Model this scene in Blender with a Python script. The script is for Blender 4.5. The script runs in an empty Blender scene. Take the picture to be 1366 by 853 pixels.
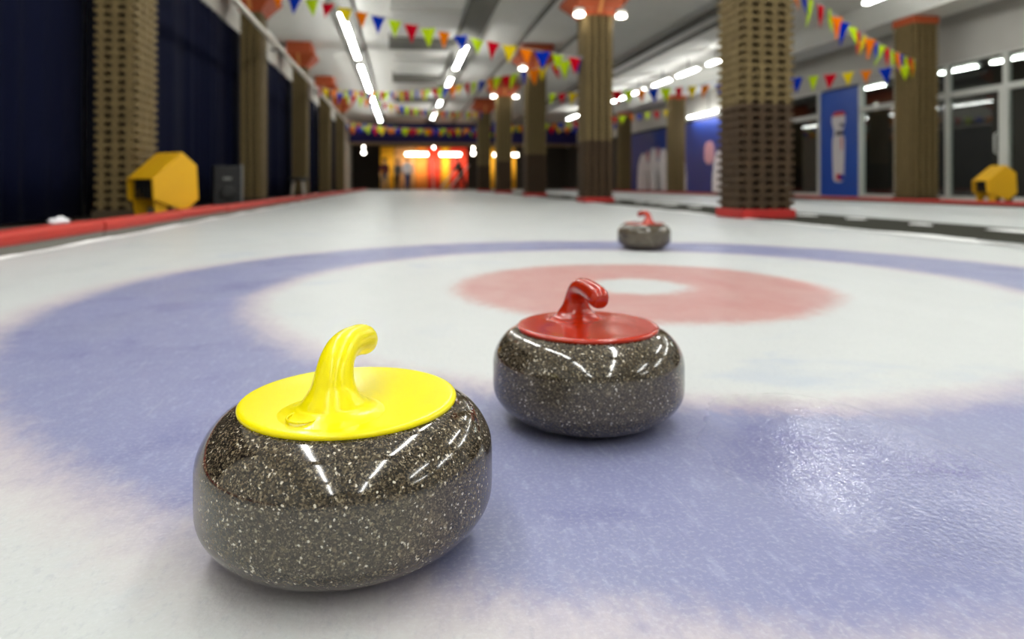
import bpy, bmesh, math, random
from mathutils import Vector, Matrix
random.seed(7)
sc = bpy.context.scene
col = sc.collection
R = math.radians
PI = math.pi

# ------------------------------------------------------------------ camera, world, exposure
YAW = 9.3
cam_d = bpy.data.cameras.new('camera')
cam = bpy.data.objects.new('camera', cam_d)
col.objects.link(cam)
cam.location = (0, 0, 0.363)
cam.rotation_euler = (R(90), 0, R(-YAW))
cam_d.sensor_width = 36.0
cam_d.lens = 890 / 1366 * 36
cam_d.shift_y = -(426.5 - 245) / 1366
cam_d.clip_start = 0.02
cam_d.clip_end = 200
cam_d.dof.use_dof = True
cam_d.dof.focus_distance = 0.62
cam_d.dof.aperture_fstop = 4.2
sc.camera = cam

w = bpy.data.worlds.new('world'); sc.world = w
w.use_nodes = True
w.node_tree.nodes['Background'].inputs[0].default_value = (0.8, 0.85, 0.9, 1)
w.node_tree.nodes['Background'].inputs[1].default_value = 0.05

vs = sc.view_settings
vs.view_transform = 'Standard'
vs.look = 'None'
vs.gamma = 1.0
vs.use_curve_mapping = False
vs.exposure = 0.05

TUBE_POWER = 15.0      # watts of one ceiling fluorescent run
TUBE_GLOW = 26.0

# ------------------------------------------------------------------ materials
MATS = {}
def srgb(r, g, b):
    def f(c):
        c /= 255.0
        return c / 12.92 if c <= 0.04045 else ((c + 0.055) / 1.055) ** 2.4
    return (f(r), f(g), f(b), 1.0)

class NT:
    def __init__(s, name):
        s.m = bpy.data.materials.new(name); s.m.use_nodes = True
        s.t = s.m.node_tree; s.n = s.t.nodes
        s.b = s.n['Principled BSDF']; s.out = s.n['Material Output']
        MATS[name] = s.m
    def node(s, typ, **kw):
        n = s.n.new(typ)
        for k, v in kw.items():
            if k.startswith('i_'):
                key = k[2:]
                key = int(key) if key.isdigit() else key
                s.put(n.inputs[key], v)
            else:
                setattr(n, k, v)
        return n
    def put(s, inp, v):
        if isinstance(v, bpy.types.NodeSocket): s.t.links.new(v, inp)
        else: inp.default_value = v
    def math(s, op, a, b=0.0, clamp=False):
        n = s.n.new('ShaderNodeMath'); n.operation = op; n.use_clamp = clamp
        s.put(n.inputs[0], a); s.put(n.inputs[1], b)
        return n.outputs[0]
    def step(s, v, a, b):          # smooth 0..1 from a to b
        n = s.n.new('ShaderNodeMapRange'); n.interpolation_type = 'SMOOTHSTEP'
        s.put(n.inputs[0], v); n.inputs[1].default_value = a; n.inputs[2].default_value = b
        return n.outputs[0]
    def mix(s, f, a, b, blend='MIX'):
        n = s.n.new('ShaderNodeMix'); n.data_type = 'RGBA'; n.blend_type = blend
        s.put(n.inputs[0], f); s.put(n.inputs[6], a); s.put(n.inputs[7], b)
        return n.outputs[2]
    def noise(s, scale, detail=3, rough=0.55, vec=None, dist=0.0):
        n = s.n.new('ShaderNodeTexNoise')
        n.inputs['Scale'].default_value = scale; n.inputs['Detail'].default_value = detail
        n.inputs['Roughness'].default_value = rough; n.inputs['Distortion'].default_value = dist
        if vec is not None: s.t.links.new(vec, n.inputs['Vector'])
        return n.outputs['Fac']
    def coord(s, which='Object'):
        return s.n.new('ShaderNodeTexCoord').outputs[which]
    def position(s):
        return s.n.new('ShaderNodeNewGeometry').outputs['Position']
    def scaled(s, vec, sc3):
        n = s.n.new('ShaderNodeMapping'); s.t.links.new(vec, n.inputs[0])
        n.inputs['Scale'].default_value = sc3
        return n.outputs[0]
    def ramp(s, f, stops, interp='LINEAR'):
        n = s.n.new('ShaderNodeValToRGB'); s.t.links.new(f, n.inputs[0])
        cr = n.color_ramp; cr.interpolation = interp
        while len(cr.elements) < len(stops): cr.elements.new(0.5)
        for e, (p, c) in zip(cr.elements, stops): e.position = p; e.color = c
        return n.outputs[0]
    def bump(s, h, strength, dist):
        n = s.n.new('ShaderNodeBump'); n.inputs['Strength'].default_value = strength
        n.inputs['Distance'].default_value = dist
        s.t.links.new(h, n.inputs['Height']); s.t.links.new(n.outputs[0], s.b.inputs['Normal'])
    def set(s, **kw):
        for k, v in kw.items(): s.put(s.b.inputs[k.replace('_', ' ')], v)
        return s.m

def simple(name, rgb, rough=0.5, var=0.12, scale=8.0, metallic=0.0, spec=0.5, coat=0.0, bump=0.0, glow=0.0):
    """plain colour with a little uneven tone"""
    s = NT(name)
    c = srgb(*rgb)
    v = s.noise(scale, 3, 0.6, s.coord())
    lo = tuple(x * (1 - var) for x in c[:3]) + (1,); hi = tuple(min(1, x * (1 + var)) for x in c[:3]) + (1,)
    s.set(Base_Color=s.mix(v, lo, hi), Roughness=rough, Metallic=metallic)
    s.b.inputs['Specular IOR Level'].default_value = spec
    s.b.inputs['Coat Weight'].default_value = coat
    if bump: s.bump(v, bump, 0.01)
    if glow:
        s.b.inputs['Emission Color'].default_value = c; s.b.inputs['Emission Strength'].default_value = glow
    return s.m

def emit(name, rgb, strength):
    s = NT(name)
    s.set(Base_Color=(0.8, 0.8, 0.8, 1))
    s.b.inputs['Emission Color'].default_value = srgb(*rgb); s.b.inputs['Emission Strength'].default_value = strength
    return s.m

# house centre on the sheet
HC = (0.82, 2.26)
def make_ice(name, rings):
    s = NT(name)
    pos = s.position()
    sep = s.node('ShaderNodeSeparateXYZ', i_0=pos)
    big = s.noise(1.1, 4, 0.6, pos); mid = s.noise(5.0, 4, 0.62, s.scaled(pos, (1, .6, 1)), 0.4)
    fine = s.noise(70, 3, 0.6, s.scaled(pos, (1.0, .35, 1)))
    white = s.mix(big, srgb(184, 188, 187), srgb(196, 199, 198))
    stain = s.step(s.noise(1.7, 5, 0.65, s.scaled(pos, (1, 1.6, 1)), 0.8), .56, .72)
    c = s.mix(s.math('MULTIPLY', stain, .5), white, srgb(160, 172, 190))
    if rings:
        dx = s.math('SUBTRACT', sep.outputs[0], HC[0]); dy = s.math('SUBTRACT', sep.outputs[1], HC[1])
        d = s.math('SQRT', s.math('ADD', s.math('MULTIPLY', dx, dx), s.math('MULTIPLY', dy, dy)))
        n1 = s.noise(3.2, 4, 0.6, pos)
        n2 = s.noise(38, 3, 0.7, s.scaled(pos, (1, .6, 1)))
        wob = s.math('ADD', s.math('MULTIPLY', s.math('SUBTRACT', n1, .5), .10), s.math('MULTIPLY', s.math('SUBTRACT', n2, .5), .10))
        d = s.math('ADD', d, wob)
        # pink bleed beside the blue ring, then blue, then the red disc
        pink_o = s.math('MULTIPLY', s.step(d, 1.77, 1.86), s.math('SUBTRACT', 1.0, s.step(d, 1.87, 1.98)))
        pink_i = s.math('MULTIPLY', s.step(d, 1.18, 1.25), s.math('SUBTRACT', 1.0, s.step(d, 1.27, 1.36)))
        pk = s.math('MULTIPLY', s.math('ADD', pink_o, pink_i, True), s.math('ADD', .25, s.math('MULTIPLY', big, .55)))
        blue = s.math('MULTIPLY', s.step(d, 1.20, 1.35), s.math('SUBTRACT', 1.0, s.step(d, 1.77, 1.92)))
        bm = s.math('MULTIPLY', blue, s.math('ADD', .78, s.math('MULTIPLY', mid, .36)), True)
        bcol = s.mix(mid, srgb(111, 115, 154), srgb(132, 135, 168))
        bcol = s.mix(s.step(s.noise(2.6, 4, .6, s.scaled(pos, (1, 1.5, 1)), .6), .5, .75), bcol, srgb(101, 103, 146))
        bcol = s.mix(s.math('MULTIPLY', s.step(fine, .5, .75), .35), bcol, srgb(164, 169, 196))
        c = s.mix(bm, c, bcol)
        c = s.mix(s.math('MULTIPLY', pk, .42), c, srgb(188, 150, 157))
        red = s.math('MULTIPLY', s.math('SUBTRACT', 1.0, s.step(d, .58, .70)), s.step(d, .13, .22))
        rm = s.math('MULTIPLY', red, s.math('ADD', .74, s.math('MULTIPLY', mid, .4)), True)
        c = s.mix(rm, c, s.mix(n1, srgb(182, 136, 130), srgb(174, 122, 116)))
    gr = s.noise(190, 2, .6, pos); c = s.mix(s.math('MULTIPLY', s.step(gr, .48, .70), .16), c, srgb(208, 211, 216)); gd = s.noise(120, 3, .65, s.scaled(pos, (1, .55, 1))); c = s.mix(s.math('MULTIPLY', s.step(gd, .52, .72), .16), c, srgb(124, 128, 152))
    # scraped frost and faint scratches
    scr = s.step(s.noise(14, 5, .7, s.scaled(pos, (2.2, .25, 1)), 1.5), .60, .74)
    c = s.mix(s.math('MULTIPLY', scr, .13), c, srgb(214, 216, 216))
    dirt = s.step(s.noise(2.2, 6, .7, s.scaled(pos, (.8, 1.2, 1)), 1.0), .60, .80)
    c = s.mix(s.math('MULTIPLY', dirt, .08), c, srgb(150, 152, 160))
    rough = s.math('ADD', .30, s.math('MULTIPLY', mid, .22))
    if rings:   # smoother patch added for the lamp glint on the near blue ring
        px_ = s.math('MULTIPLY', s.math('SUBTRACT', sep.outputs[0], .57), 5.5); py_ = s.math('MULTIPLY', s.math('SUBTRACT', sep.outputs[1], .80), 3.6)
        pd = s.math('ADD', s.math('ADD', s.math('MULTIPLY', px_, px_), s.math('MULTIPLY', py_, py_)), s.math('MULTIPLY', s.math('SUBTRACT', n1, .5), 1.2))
        glint_patch = s.math('SUBTRACT', 1.0, s.step(pd, .0, 1.5))
        rough = s.math('SUBTRACT', rough, s.math('MULTIPLY', glint_patch, .40))
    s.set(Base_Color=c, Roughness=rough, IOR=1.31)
    s.b.inputs['Specular IOR Level'].default_value = 0.5
    peb = s.noise(150, 2, .5, pos)
    wave = s.noise(24, 2, .5, pos)
    hgt = s.math('ADD', s.math('MULTIPLY', peb, .45), s.math('MULTIPLY', wave, .5))
    s.bump(hgt, .42, .0035)
    return s.m

def make_granite():
    s = NT('granite')
    v = s.coord('Object')
    vor = s.node('ShaderNodeTexVoronoi', feature='F1', i_Scale=520.0); s.t.links.new(v, vor.inputs['Vector'])
    sepc = s.node('ShaderNodeSeparateColor', i_0=vor.outputs['Color'])
    g = s.ramp(sepc.outputs[0], [(0, srgb(24, 20, 16)), (.25, srgb(53, 45, 34)), (.52, srgb(80, 70, 53)), (.74, srgb(104, 92, 73)), (.88, srgb(140, 130, 108)), (.96, srgb(204, 196, 180))], 'CONSTANT')
    vor2 = s.node('ShaderNodeTexVoronoi', feature='F1', i_Scale=880.0); s.t.links.new(v, vor2.inputs['Vector'])
    sep2 = s.node('ShaderNodeSeparateColor', i_0=vor2.outputs['Color'])
    g2 = s.ramp(sep2.outputs[1], [(0, srgb(32, 27, 22)), (.5, srgb(66, 58, 45)), (.85, srgb(114, 104, 85))], 'CONSTANT')
    sel = s.step(s.noise(260, 2, .5, v), .42, .58)
    c = s.mix(sel, g, g2)
    # ground striking band round the waist: paler and duller
    sz = s.node('ShaderNodeSeparateXYZ', i_0=v)
    band = s.math('MULTIPLY', s.step(sz.outputs[2], .040, .043), s.math('SUBTRACT', 1.0, s.step(sz.outputs[2], .096, .099)))
    c = s.mix(s.math('MULTIPLY', band, .12), c, srgb(128, 122, 112))
    s.set(Base_Color=c, Roughness=s.math('ADD', .10, s.math('MULTIPLY', band, .16)), IOR=1.55)
    s.b.inputs['Coat Weight'].default_value = .25; s.b.inputs['Coat Roughness'].default_value = .06
    return s.m

def make_brick(name, a, b, c2):
    s = NT(name)
    oi = s.node('ShaderNodeObjectInfo').outputs['Random']
    n = s.noise(9, 4, .65, s.position())
    col_ = s.mix(n, srgb(*a), srgb(*b))
    col_ = s.mix(s.math('MULTIPLY', oi, .3), col_, srgb(*c2))
    s.set(Base_Color=col_, Roughness=.8)
    s.bump(s.noise(60, 3, .6, s.position()), .4, .006)
    return s.m

def make_curtain():
    s = NT('navy_curtain')
    n = s.noise(120, 2, .5, s.scaled(s.position(), (1, 1, .1)))
    s.set(Base_Color=s.mix(n, srgb(3, 6, 24), srgb(6, 11, 38)), Roughness=.85)
    s.b.inputs['Specular IOR Level'].default_value = .08
    return s.m

def make_glass():
    s = NT('window_glass')
    tr = s.node('ShaderNodeBsdfTransparent'); tr.inputs[0].default_value = (.78, .82, .80, 1)
    gl = s.node('ShaderNodeBsdfGlossy'); gl.inputs['Roughness'].default_value = .02
    lw = s.node('ShaderNodeLayerWeight'); lw.inputs[0].default_value = .5
    mx = s.node('ShaderNodeMixShader')
    s.t.links.new(s.math('ADD', .04, s.math('MULTIPLY', s.math('POWER', lw.outputs['Facing'], 2.5), .55), True), mx.inputs[0]); s.t.links.new(tr.outputs[0], mx.inputs[1]); s.t.links.new(gl.outputs[0], mx.inputs[2])
    s.t.links.new(mx.outputs[0], s.out.inputs[0])
    return s.m

def make_ceiling():
    s = NT('ceiling_concrete')
    p = s.position()
    n = s.noise(.8, 5, .6, p); n2 = s.noise(6, 4, .65, p)
    c = s.mix(n, srgb(214, 212, 206), srgb(232, 231, 226))
    c = s.mix(s.math('MULTIPLY', s.step(n2, .5, .8), .25), c, srgb(180, 178, 170))
    s.set(Base_Color=c, Roughness=.85)
    return s.m

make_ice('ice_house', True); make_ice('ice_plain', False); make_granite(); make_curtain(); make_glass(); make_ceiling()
make_brick('brick_beige', (98, 82, 48), (126, 107, 66), (84, 68, 38))
make_brick('brick_brown', (56, 39, 20), (80, 58, 31), (42, 29, 15))
M = MATS
simple('mortar_beige', (74, 62, 44), .9, .2, 12)
simple('mortar_brown', (44, 32, 20), .9, .2, 12)
simple('rust_paint', (176, 78, 36), .65, .15, 4)
simple('rust_trim', (222, 150, 84), .5, .1, 4)
simple('red_base', (176, 32, 26), .55, .12, 6)
simple('bumper_red', (178, 40, 24), .6, .12, 5)
simple('bumper_grey', (112, 110, 102), .7, .15, 9)
simple('mat_dark', (50, 50, 42), .9, .25, 9, bump=.4, spec=.1)
simple('snow', (246, 247, 246), .7, .03, 40, bump=.5)
simple('wall_white', (208, 206, 198), .8, .06, 2)
simple('wall_grey', (196, 194, 188), .8, .08, 2)
simple('wall_dark', (52, 46, 40), .85, .2, 2)
simple('room_dark', (46, 42, 38), .9, .2, 1.5)
simple('floor_concrete', (120, 114, 104), .8, .15, 3)
simple('yellow_plastic', (236, 221, 0), .24, .03, 20, coat=.1, spec=.3)
simple('red_plastic', (168, 36, 6), .18, .06, 20, coat=.25)
simple('black_rubber', (22, 22, 22), .6, .15, 20)
simple('black_plastic', (9, 9, 11), .6, .15, 12)
simple('grey_metal', (120, 120, 118), .4, .1, 10, metallic=.6)
simple('white_paint', (226, 226, 220), .45, .04, 6)
simple('frame_white', (214, 216, 210), .45, .05, 6)
simple('machine_yellow', (216, 164, 0), .5, .07, 5)
simple('duct_dark', (110, 108, 102), .7, .12, 4)
simple('panel_light', (226, 225, 220), .8, .06, 3)
simple('conduit_dark', (86, 84, 78), .6, .12, 6)
simple('poster_blue', (8, 78, 186), .4, .05, 1.2)
simple('poster_navy', (12, 46, 126), .45, .10, .8)
simple('poster_white', (232, 226, 228), .5, .06, 3)
simple('poster_pink', (206, 150, 160), .5, .15, 3)
simple('poster_red', (206, 40, 50), .5, .06, 3)
simple('poster_dark', (70, 60, 74), .5, .06, 3)  # dark print colour
simple('navy_banner', (18, 12, 104), .6, .15, .8)
simple('banner_beige', (150, 126, 100), .7, .1, 2)
simple('drape_yellow', (250, 180, 30), .7, .12, 3)
simple('drape_orange', (236, 140, 50), .7, .12, 3)
simple('drape_red', (226, 62, 34), .7, .12, 3)
simple('drape_tan', (206, 150, 92), .7, .12, 3)
simple('skin', (206, 160, 132), .6, .05, 10)
simple('cloth_white', (222, 222, 226), .8, .06, 10)
simple('cloth_navy', (40, 54, 96), .85, .1, 10)
simple('cloth_black', (26, 24, 26), .85, .1, 10)
simple('cloth_maroon', (96, 34, 40), .85, .1, 10)
simple('cloth_grey', (104, 106, 112), .85, .1, 10)
simple('hair_dark', (40, 28, 20), .7, .1, 30)
simple('shoe_dark', (24, 24, 26), .6, .1, 30)
def flag_cloth(name, rgb):
    s = NT(name); c = srgb(*rgb)
    n = s.noise(9, 3, .6, s.coord())
    cc = s.mix(n, tuple(x * .92 for x in c[:3]) + (1,), c)
    df = s.node('ShaderNodeBsdfDiffuse', i_0=cc); tl = s.node('ShaderNodeBsdfTranslucent', i_0=cc)
    mx = s.node('ShaderNodeMixShader'); mx.inputs[0].default_value = .45
    s.t.links.new(df.outputs[0], mx.inputs[1]); s.t.links.new(tl.outputs[0], mx.inputs[2]); s.t.links.new(mx.outputs[0], s.out.inputs[0])
for nm, rgb in (('flag_lime', (222, 244, 40)), ('flag_yellow', (250, 230, 30)), ('flag_orange', (255, 156, 26)), ('flag_blue', (20, 66, 210)), ('flag_red', (226, 22, 50))): flag_cloth(nm, rgb)
simple('string_white', (206, 204, 196), .7, .05, 9)
simple('pipe_white', (206, 200, 188), .5, .05, 6)
emit('tube_glow', (254, 255, 251), TUBE_GLOW)
emit('spot_glow', (255, 248, 232), 14.0)

# ------------------------------------------------------------------ mesh helpers
class MB:
    def __init__(s): s.v = []; s.f = []
    def add(s, vs_, fs_):
        o = len(s.v); s.v += [tuple(p) for p in vs_]; s.f += [tuple(i + o for i in q) for q in fs_]
        return s
    def box(s, x0, x1, y0, y1, z0, z1):
        return s.add([(x0, y0, z0), (x1, y0, z0), (x1, y1, z0), (x0, y1, z0), (x0, y0, z1), (x1, y0, z1), (x1, y1, z1), (x0, y1, z1)],
                     [(0, 3, 2, 1), (4, 5, 6, 7), (0, 1, 5, 4), (1, 2, 6, 5), (2, 3, 7, 6), (3, 0, 4, 7)])
    def cbox(s, x0, x1, y0, y1, z0, z1, b):
        """box with chamfered vertical and horizontal edges"""
        loops = []
        for (z, i) in ((z0, b), (z0 + b, 0), (z1 - b, 0), (z1, b)):
            a, c, d, e = x0 + i, x1 - i, y0 + i, y1 - i
            loops.append([(a + b, d, z), (c - b, d, z), (c, d + b, z), (c, e - b, z), (c - b, e, z), (a + b, e, z), (a, e - b, z), (a, d + b, z)])
        return s.loops(loops)
    def loops(s, loops, cap=True, closed=False):
        n = len(loops[0]); vs_ = [p for l in loops for p in l]; fs_ = []
        m = len(loops)
        for i in range(m if closed else m - 1):
            for j in range(n):
                a = i * n + j; b = i * n + (j + 1) % n; c = ((i + 1) % m) * n + (j + 1) % n; d = ((i + 1) % m) * n + j
                fs_.append((a, b, c, d))
        if cap and not closed:
            fs_.append(tuple(range(n - 1, -1, -1))); fs_.append(tuple(range((m - 1) * n, m * n)))
        return s.add(vs_, fs_)
    def lathe(s, prof, n=48, c=(0, 0, 0)):
        loops = [[(c[0] + r * math.cos(2 * PI * j / n), c[1] + r * math.sin(2 * PI * j / n), c[2] + z) for j in range(n)] for r, z in prof]
        return s.loops(loops)
    def tube(s, pts, rad, n=10, smooth=0, flat=1.0):
        pts = [Vector(p) for p in pts]; rad = rad if isinstance(rad, (list, tuple)) else [rad] * len(pts)
        if smooth:
            P, Q = [], []
            for i in range(len(pts) - 1):
                p0, p1, p2, p3 = pts[max(i - 1, 0)], pts[i], pts[i + 1], pts[min(i + 2, len(pts) - 1)]
                r0, r1, r2, r3 = rad[max(i - 1, 0)], rad[i], rad[i + 1], rad[min(i + 2, len(pts) - 1)]
                for k in range(smooth):
                    t = k / smooth
                    f = lambda a, b, c, d: 0.5 * ((2 * b) + (c - a) * t + (2 * a - 5 * b + 4 * c - d) * t * t + (3 * b - a - 3 * c + d) * t ** 3)
                    P.append(f(p0, p1, p2, p3)); Q.append(max(.0003, f(r0, r1, r2, r3)))
            P.append(pts[-1]); Q.append(rad[-1]); pts, rad = P, Q
        loops = []; up = None
        for i, p in enumerate(pts):
            d = (pts[min(i + 1, len(pts) - 1)] - pts[max(i - 1, 0)]).normalized()
            if up is None:
                up = Vector((1, 0, 0)) if abs(d.x) < .8 else Vector((0, 1, 0))
            u = (up - d * up.dot(d)).normalized(); v_ = d.cross(u); up = u
            loops.append([tuple(p + u * (rad[i] * math.cos(2 * PI * j / n)) + v_ * (rad[i] * flat * math.sin(2 * PI * j / n))) for j in range(n)])
        return s.loops(loops)
    def prism(s, poly, a, b):
        """polygon of 3-D points extruded from offset a to offset b (vectors)"""
        l0 = [tuple(Vector(p) + Vector(a)) for p in poly]; l1 = [tuple(Vector(p) + Vector(b)) for p in poly]
        return s.loops([l0, l1])
    def build(s, name, mat, parent=None, smooth=False, loc=None):
        me = bpy.data.meshes.new(name); me.from_pydata(s.v, [], s.f); me.validate()
        bm = bmesh.new(); bm.from_mesh(me); bmesh.ops.recalc_face_normals(bm, faces=bm.faces); bm.to_mesh(me); bm.free()
        me.materials.append(M[mat])
        if smooth:
            me.polygons.foreach_set('use_smooth', [True] * len(me.polygons))
        o = bpy.data.objects.new(name, me); col.objects.link(o); o.parent = parent
        if loc is not None: o.location = loc
        if smooth == 'angle':
            md = o.modifiers.new('es', 'EDGE_SPLIT'); md.split_angle = R(40)
        return o

def tag(o, label, cat, group=None):
    o['label'] = label; o['category'] = cat
    if group: o['group'] = group
    return o
def struct(o, label=None):
    o['kind'] = 'structure'
    if label: o['label'] = label
    return o
def stuff(o, label=None, cat=None):
    o['kind'] = 'stuff'
    if label: o['label'] = label
    if cat: o['category'] = cat
    return o
def thing(name, label, cat, loc=(0, 0, 0), rz=0.0, group=None):
    o = bpy.data.objects.new(name, None); col.objects.link(o); o.empty_display_size = .1
    o.location = loc; o.rotation_euler = (0, 0, rz)
    return tag(o, label, cat, group)
def inst(name, mesh, parent, loc=(0, 0, 0), rz=0.0):
    o = bpy.data.objects.new(name, mesh); col.objects.link(o); o.parent = parent; o.location = loc; o.rotation_euler = (0, 0, rz)
    return o
def copy_tree(o, parent=None):
    c = o.copy(); col.objects.link(c); c.parent = parent
    for ch in list(o.children): copy_tree(ch, c)
    return c

# ------------------------------------------------------------------ the hall
CZ = 4.25                      # ceiling
XL, XG, YB, YE = -3.35, 11.5, -9.0, 46.0
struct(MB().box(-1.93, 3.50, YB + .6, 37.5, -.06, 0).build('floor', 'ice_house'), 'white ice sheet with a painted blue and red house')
struct(MB().box(4.85, 9.05, YB + .6, 37.5, -.06, 0).build('floor', 'ice_plain'), 'white ice of the neighbouring sheet beyond the columns')
struct(MB().box(XL, 15.0, YB, YE + .5, -.16, -.06).build('floor', 'floor_concrete'), 'bare concrete floor round the ice')
struct(MB().box(XL - .2, 15.2, YB - .2, YE + .7, CZ, CZ + .2).build('ceiling', 'ceiling_concrete'), 'grey concrete ceiling')
struct(MB().box(XL - .2, XL, YB - .2, YE + .7, -.16, CZ).build('wall_left', 'wall_white'), 'pale wall behind the navy curtains')
struct(MB().box(XL, 15.0, YB - .2, YB, -.16, CZ).build('wall_back', 'wall_grey'))
struct(MB().box(XL, 15.0, YE, YE + .2, -.16, CZ).build('wall_far', 'wall_dark'), 'dark wall at the far end')
struct(MB().box(15.0, 15.2, YB - .2, YE + .7, -.16, CZ).build('wall_right', 'room_dark'), 'dark wall of the room behind the glass')
# floor pads that lift the side aisles to ice level
struct(MB().box(XL, -2.13, YB, YE, -.06, -.005).build('floor', 'floor_concrete'), 'aisle floor along the curtains')
struct(MB().box(9.25, 15.0, YB, YE, -.06, -.005).build('floor', 'floor_concrete'), 'aisle floor along the glass')
struct(MB().box(-2.13, 9.25, 37.5, YE, -.06, -.005).build('floor', 'floor_concrete'), 'floor past the far end of the ice')

# ceiling relief: beams, panels, conduits
for i, y in enumerate((7.45, 13.4, 19.35, 25.3, 31.25, 37.2)):
    struct(MB().box(-.35, 1.35, y - 1.9, y - 1.25, CZ - .30, CZ - .001).build('trim_%d' % (i + 1), 'duct_dark'), 'dark cross beam under the ceiling')
n = 7
for y in (5.0, 6.6, 8.5, 10.2, 13.2, 14.9, 16.2, 19.2, 20.9, 22.4, 25.2, 27.0, 28.6):
    struct(MB().cbox(-.30, 1.30, y, y + 1.35, CZ - .10, CZ - .001, .02).build('trim_%d' % n, 'panel_light'), 'pale ceiling panel between the lamp rows'); n += 1
struct(MB().box(1.40, 1.95, YB, 44, CZ - .16, CZ - .001).build('trim_%d' % n, 'duct_dark'), 'longitudinal beam that carries a lamp row'); n += 1
struct(MB().box(-1.55, -1.05, YB, 44, CZ - .12, CZ - .001).build('trim_%d' % n, 'duct_dark'), 'longitudinal beam above the curtain side lamps'); n += 1
for x, r in ((3.05, .05), (4.35, .05), (6.6, .09), (7.25, .05)):
    t = tag(MB().tube([(x, YB + .1, CZ - .10 - r), (x, 44, CZ - .10 - r)], r, 10).build('ceiling_conduit', 'conduit_dark', smooth=True),
        {3.05: 'thin dark conduit on ceiling left of the middle columns', 4.35: 'thin dark conduit on ceiling right of the middle columns',
         6.6: 'thick dark pipe along ceiling over the neighbouring sheet', 7.25: 'thin pipe beside the thick dark ceiling pipe'}[x], 'pipe')
# beam that runs over the right-hand columns
struct(MB().box(9.95, 10.75, YB, 44, 3.72, CZ - .001).build('trim_%d' % n, 'white_paint'), 'white beam over the right columns'); n += 1
# white pipe along the left columns
t = thing('wall_pipe', 'white pipe running along the left brick columns below the capitals', 'pipe')
MB().tube([(-2.36, YB + .2, 2.98), (-2.36, 33.5, 2.98)], .045, 12).build('pipe', 'pipe_white', t, True)
for k in range(5):
    y = 7.45 + 5.95 * k
    MB().box(-2.50, -2.31, y - .03, y + .03, 2.92, 2.95).build('bracket', 'grey_metal', t)

# ------------------------------------------------------------------ brick columns
CH = 3.60                      # height of the shaft
ROW = .083
def t_brick(pitch):
    m = MB(); a = pitch / 2 - .003; p = .025
    # ledge with a pier below it, one T-shaped brick; local y = 0 is the outer face, -y goes out
    pr = [(-p, 0), (p, 0), (p, .043), (a, .043), (a, .081), (-a, .081), (-a, .043), (-p, .043)]
    l0 = [(x, -.0, z) for x, z in pr]; l1 = [(x, .085, z) for x, z in pr]
    k = len(pr)
    m.add(l0 + l1, [(0, 1, 2, 7), (2, 3, 4, 5, 6, 7), (k + 7, k + 2, k + 1, k), (k + 7, k + 6, k + 5, k + 4, k + 3, k + 2)] +
          [(i, i + k, (i + 1) % k + k, (i + 1) % k) for i in range(k)])
    return m
proto_mesh = {}
def brick_mesh(pitch, mat):
    k = (round(pitch, 4), mat)
    if k not in proto_mesh:
        o = t_brick(pitch).build('brick', mat); proto_mesh[k] = o.data; bpy.data.objects.remove(o)
    return proto_mesh[k]
def column(x, y, label, brown_to=0.0, single=(), zmax=0.0, plinth=True, capital=True, W=.57, D=.57, nw=4, nd=4, z0=0.0):
    """openwork brick shaft W wide (x) and D deep (y); faces 0 front (-y), 1 right, 2 back, 3 left"""
    t = thing('brick_column', label, 'column', (x, y, 0), 0)
    cx, cyy = W / 2 - .084, D / 2 - .084
    if brown_to: MB().box(-cx, cx, -cyy, cyy, .09, brown_to).build('core', 'mortar_brown', t)
    MB().box(-cx, cx, -cyy, cyy, brown_to if brown_to else .09, CH).build('core', 'mortar_beige', t)
    rest = {'brick_beige': MB(), 'brick_brown': MB()}
    rows = int((CH - .10) / ROW)
    for r in range(rows):
        z = .10 + r * ROW
        mat = 'brick_brown' if z + .03 < brown_to else 'brick_beige'
        for k in range(4):
            span, out, nb = ((W, D / 2, nw), (D - .176, W / 2, nd))[k % 2]
            pitch = span / nb; a = k * PI / 2; rot = Matrix.Rotation(a, 3, 'Z')
            for i in range(nb):
                p = rot @ Vector(((i - (nb - 1) / 2) * pitch, -out + random.uniform(-.004, .004), z))
                if k in single and z < zmax:
                    inst('brick', brick_mesh(pitch, mat), t, p, a)
                else:
                    me = t_brick(pitch)
                    rest[mat].add([rot @ Vector(v) + p for v in me.v], me.f)
    for mat, mb in rest.items():
        if mb.v: stuff(mb.build('brickwork', mat, t))
    sx, sy = W / 2 + .012, D / 2 + .012
    if plinth:
        MB().cbox(-sx, sx, -sy, sy, z0, .098, .008).build('base_pad', 'red_base', t)
    else:
        MB().box(-sx, sx, -sy, sy, z0, .098).build('base_pad', 'mortar_beige', t)
    if capital == 'flat':
        MB().cbox(-sx, sx, -sy, sy, CH - .03, 3.719, .01).build('capital', 'rust_paint', t)
    elif capital:
        g = .27 if W > .5 else .22
        L = lambda q: (W / 2 + .02 + q * g, D / 2 + .02 + q * g)
        loops = [[(-L(q)[0], -L(q)[1], z), (L(q)[0], -L(q)[1], z), (L(q)[0], L(q)[1], z), (-L(q)[0], L(q)[1], z)] for q, z in ((0, CH - .02), (0, CH + .02), (1, CH + .30), (1, CH + .36), (.5, CH + .37), (.5, CZ - .003))]
        cp = MB().loops(loops).build('capital', 'rust_paint', t)
        y_a, y_b = -L(0)[1] - .005, -L(1)[1] - .005
        MB().prism([(-.03, y_a, CH + .02), (.03, y_a, CH + .02), (.03, y_b, CH + .30), (-.03, y_b, CH + .30)], (0, 0, 0), (0, .02, 0)).build('stripe', 'rust_trim', cp)
    return t
MY = [6.60, 12.58, 18.60, 24.60, 30.60]
mid_lab = ['large brick column with dark brown lower part, right of the far red stone', 'brick column with rust capital behind and left of the largest right column',
           'third brick column back in the middle row, brown below', 'fourth slim looking brick column back in the middle row', 'farthest brick column of the middle row']
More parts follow.
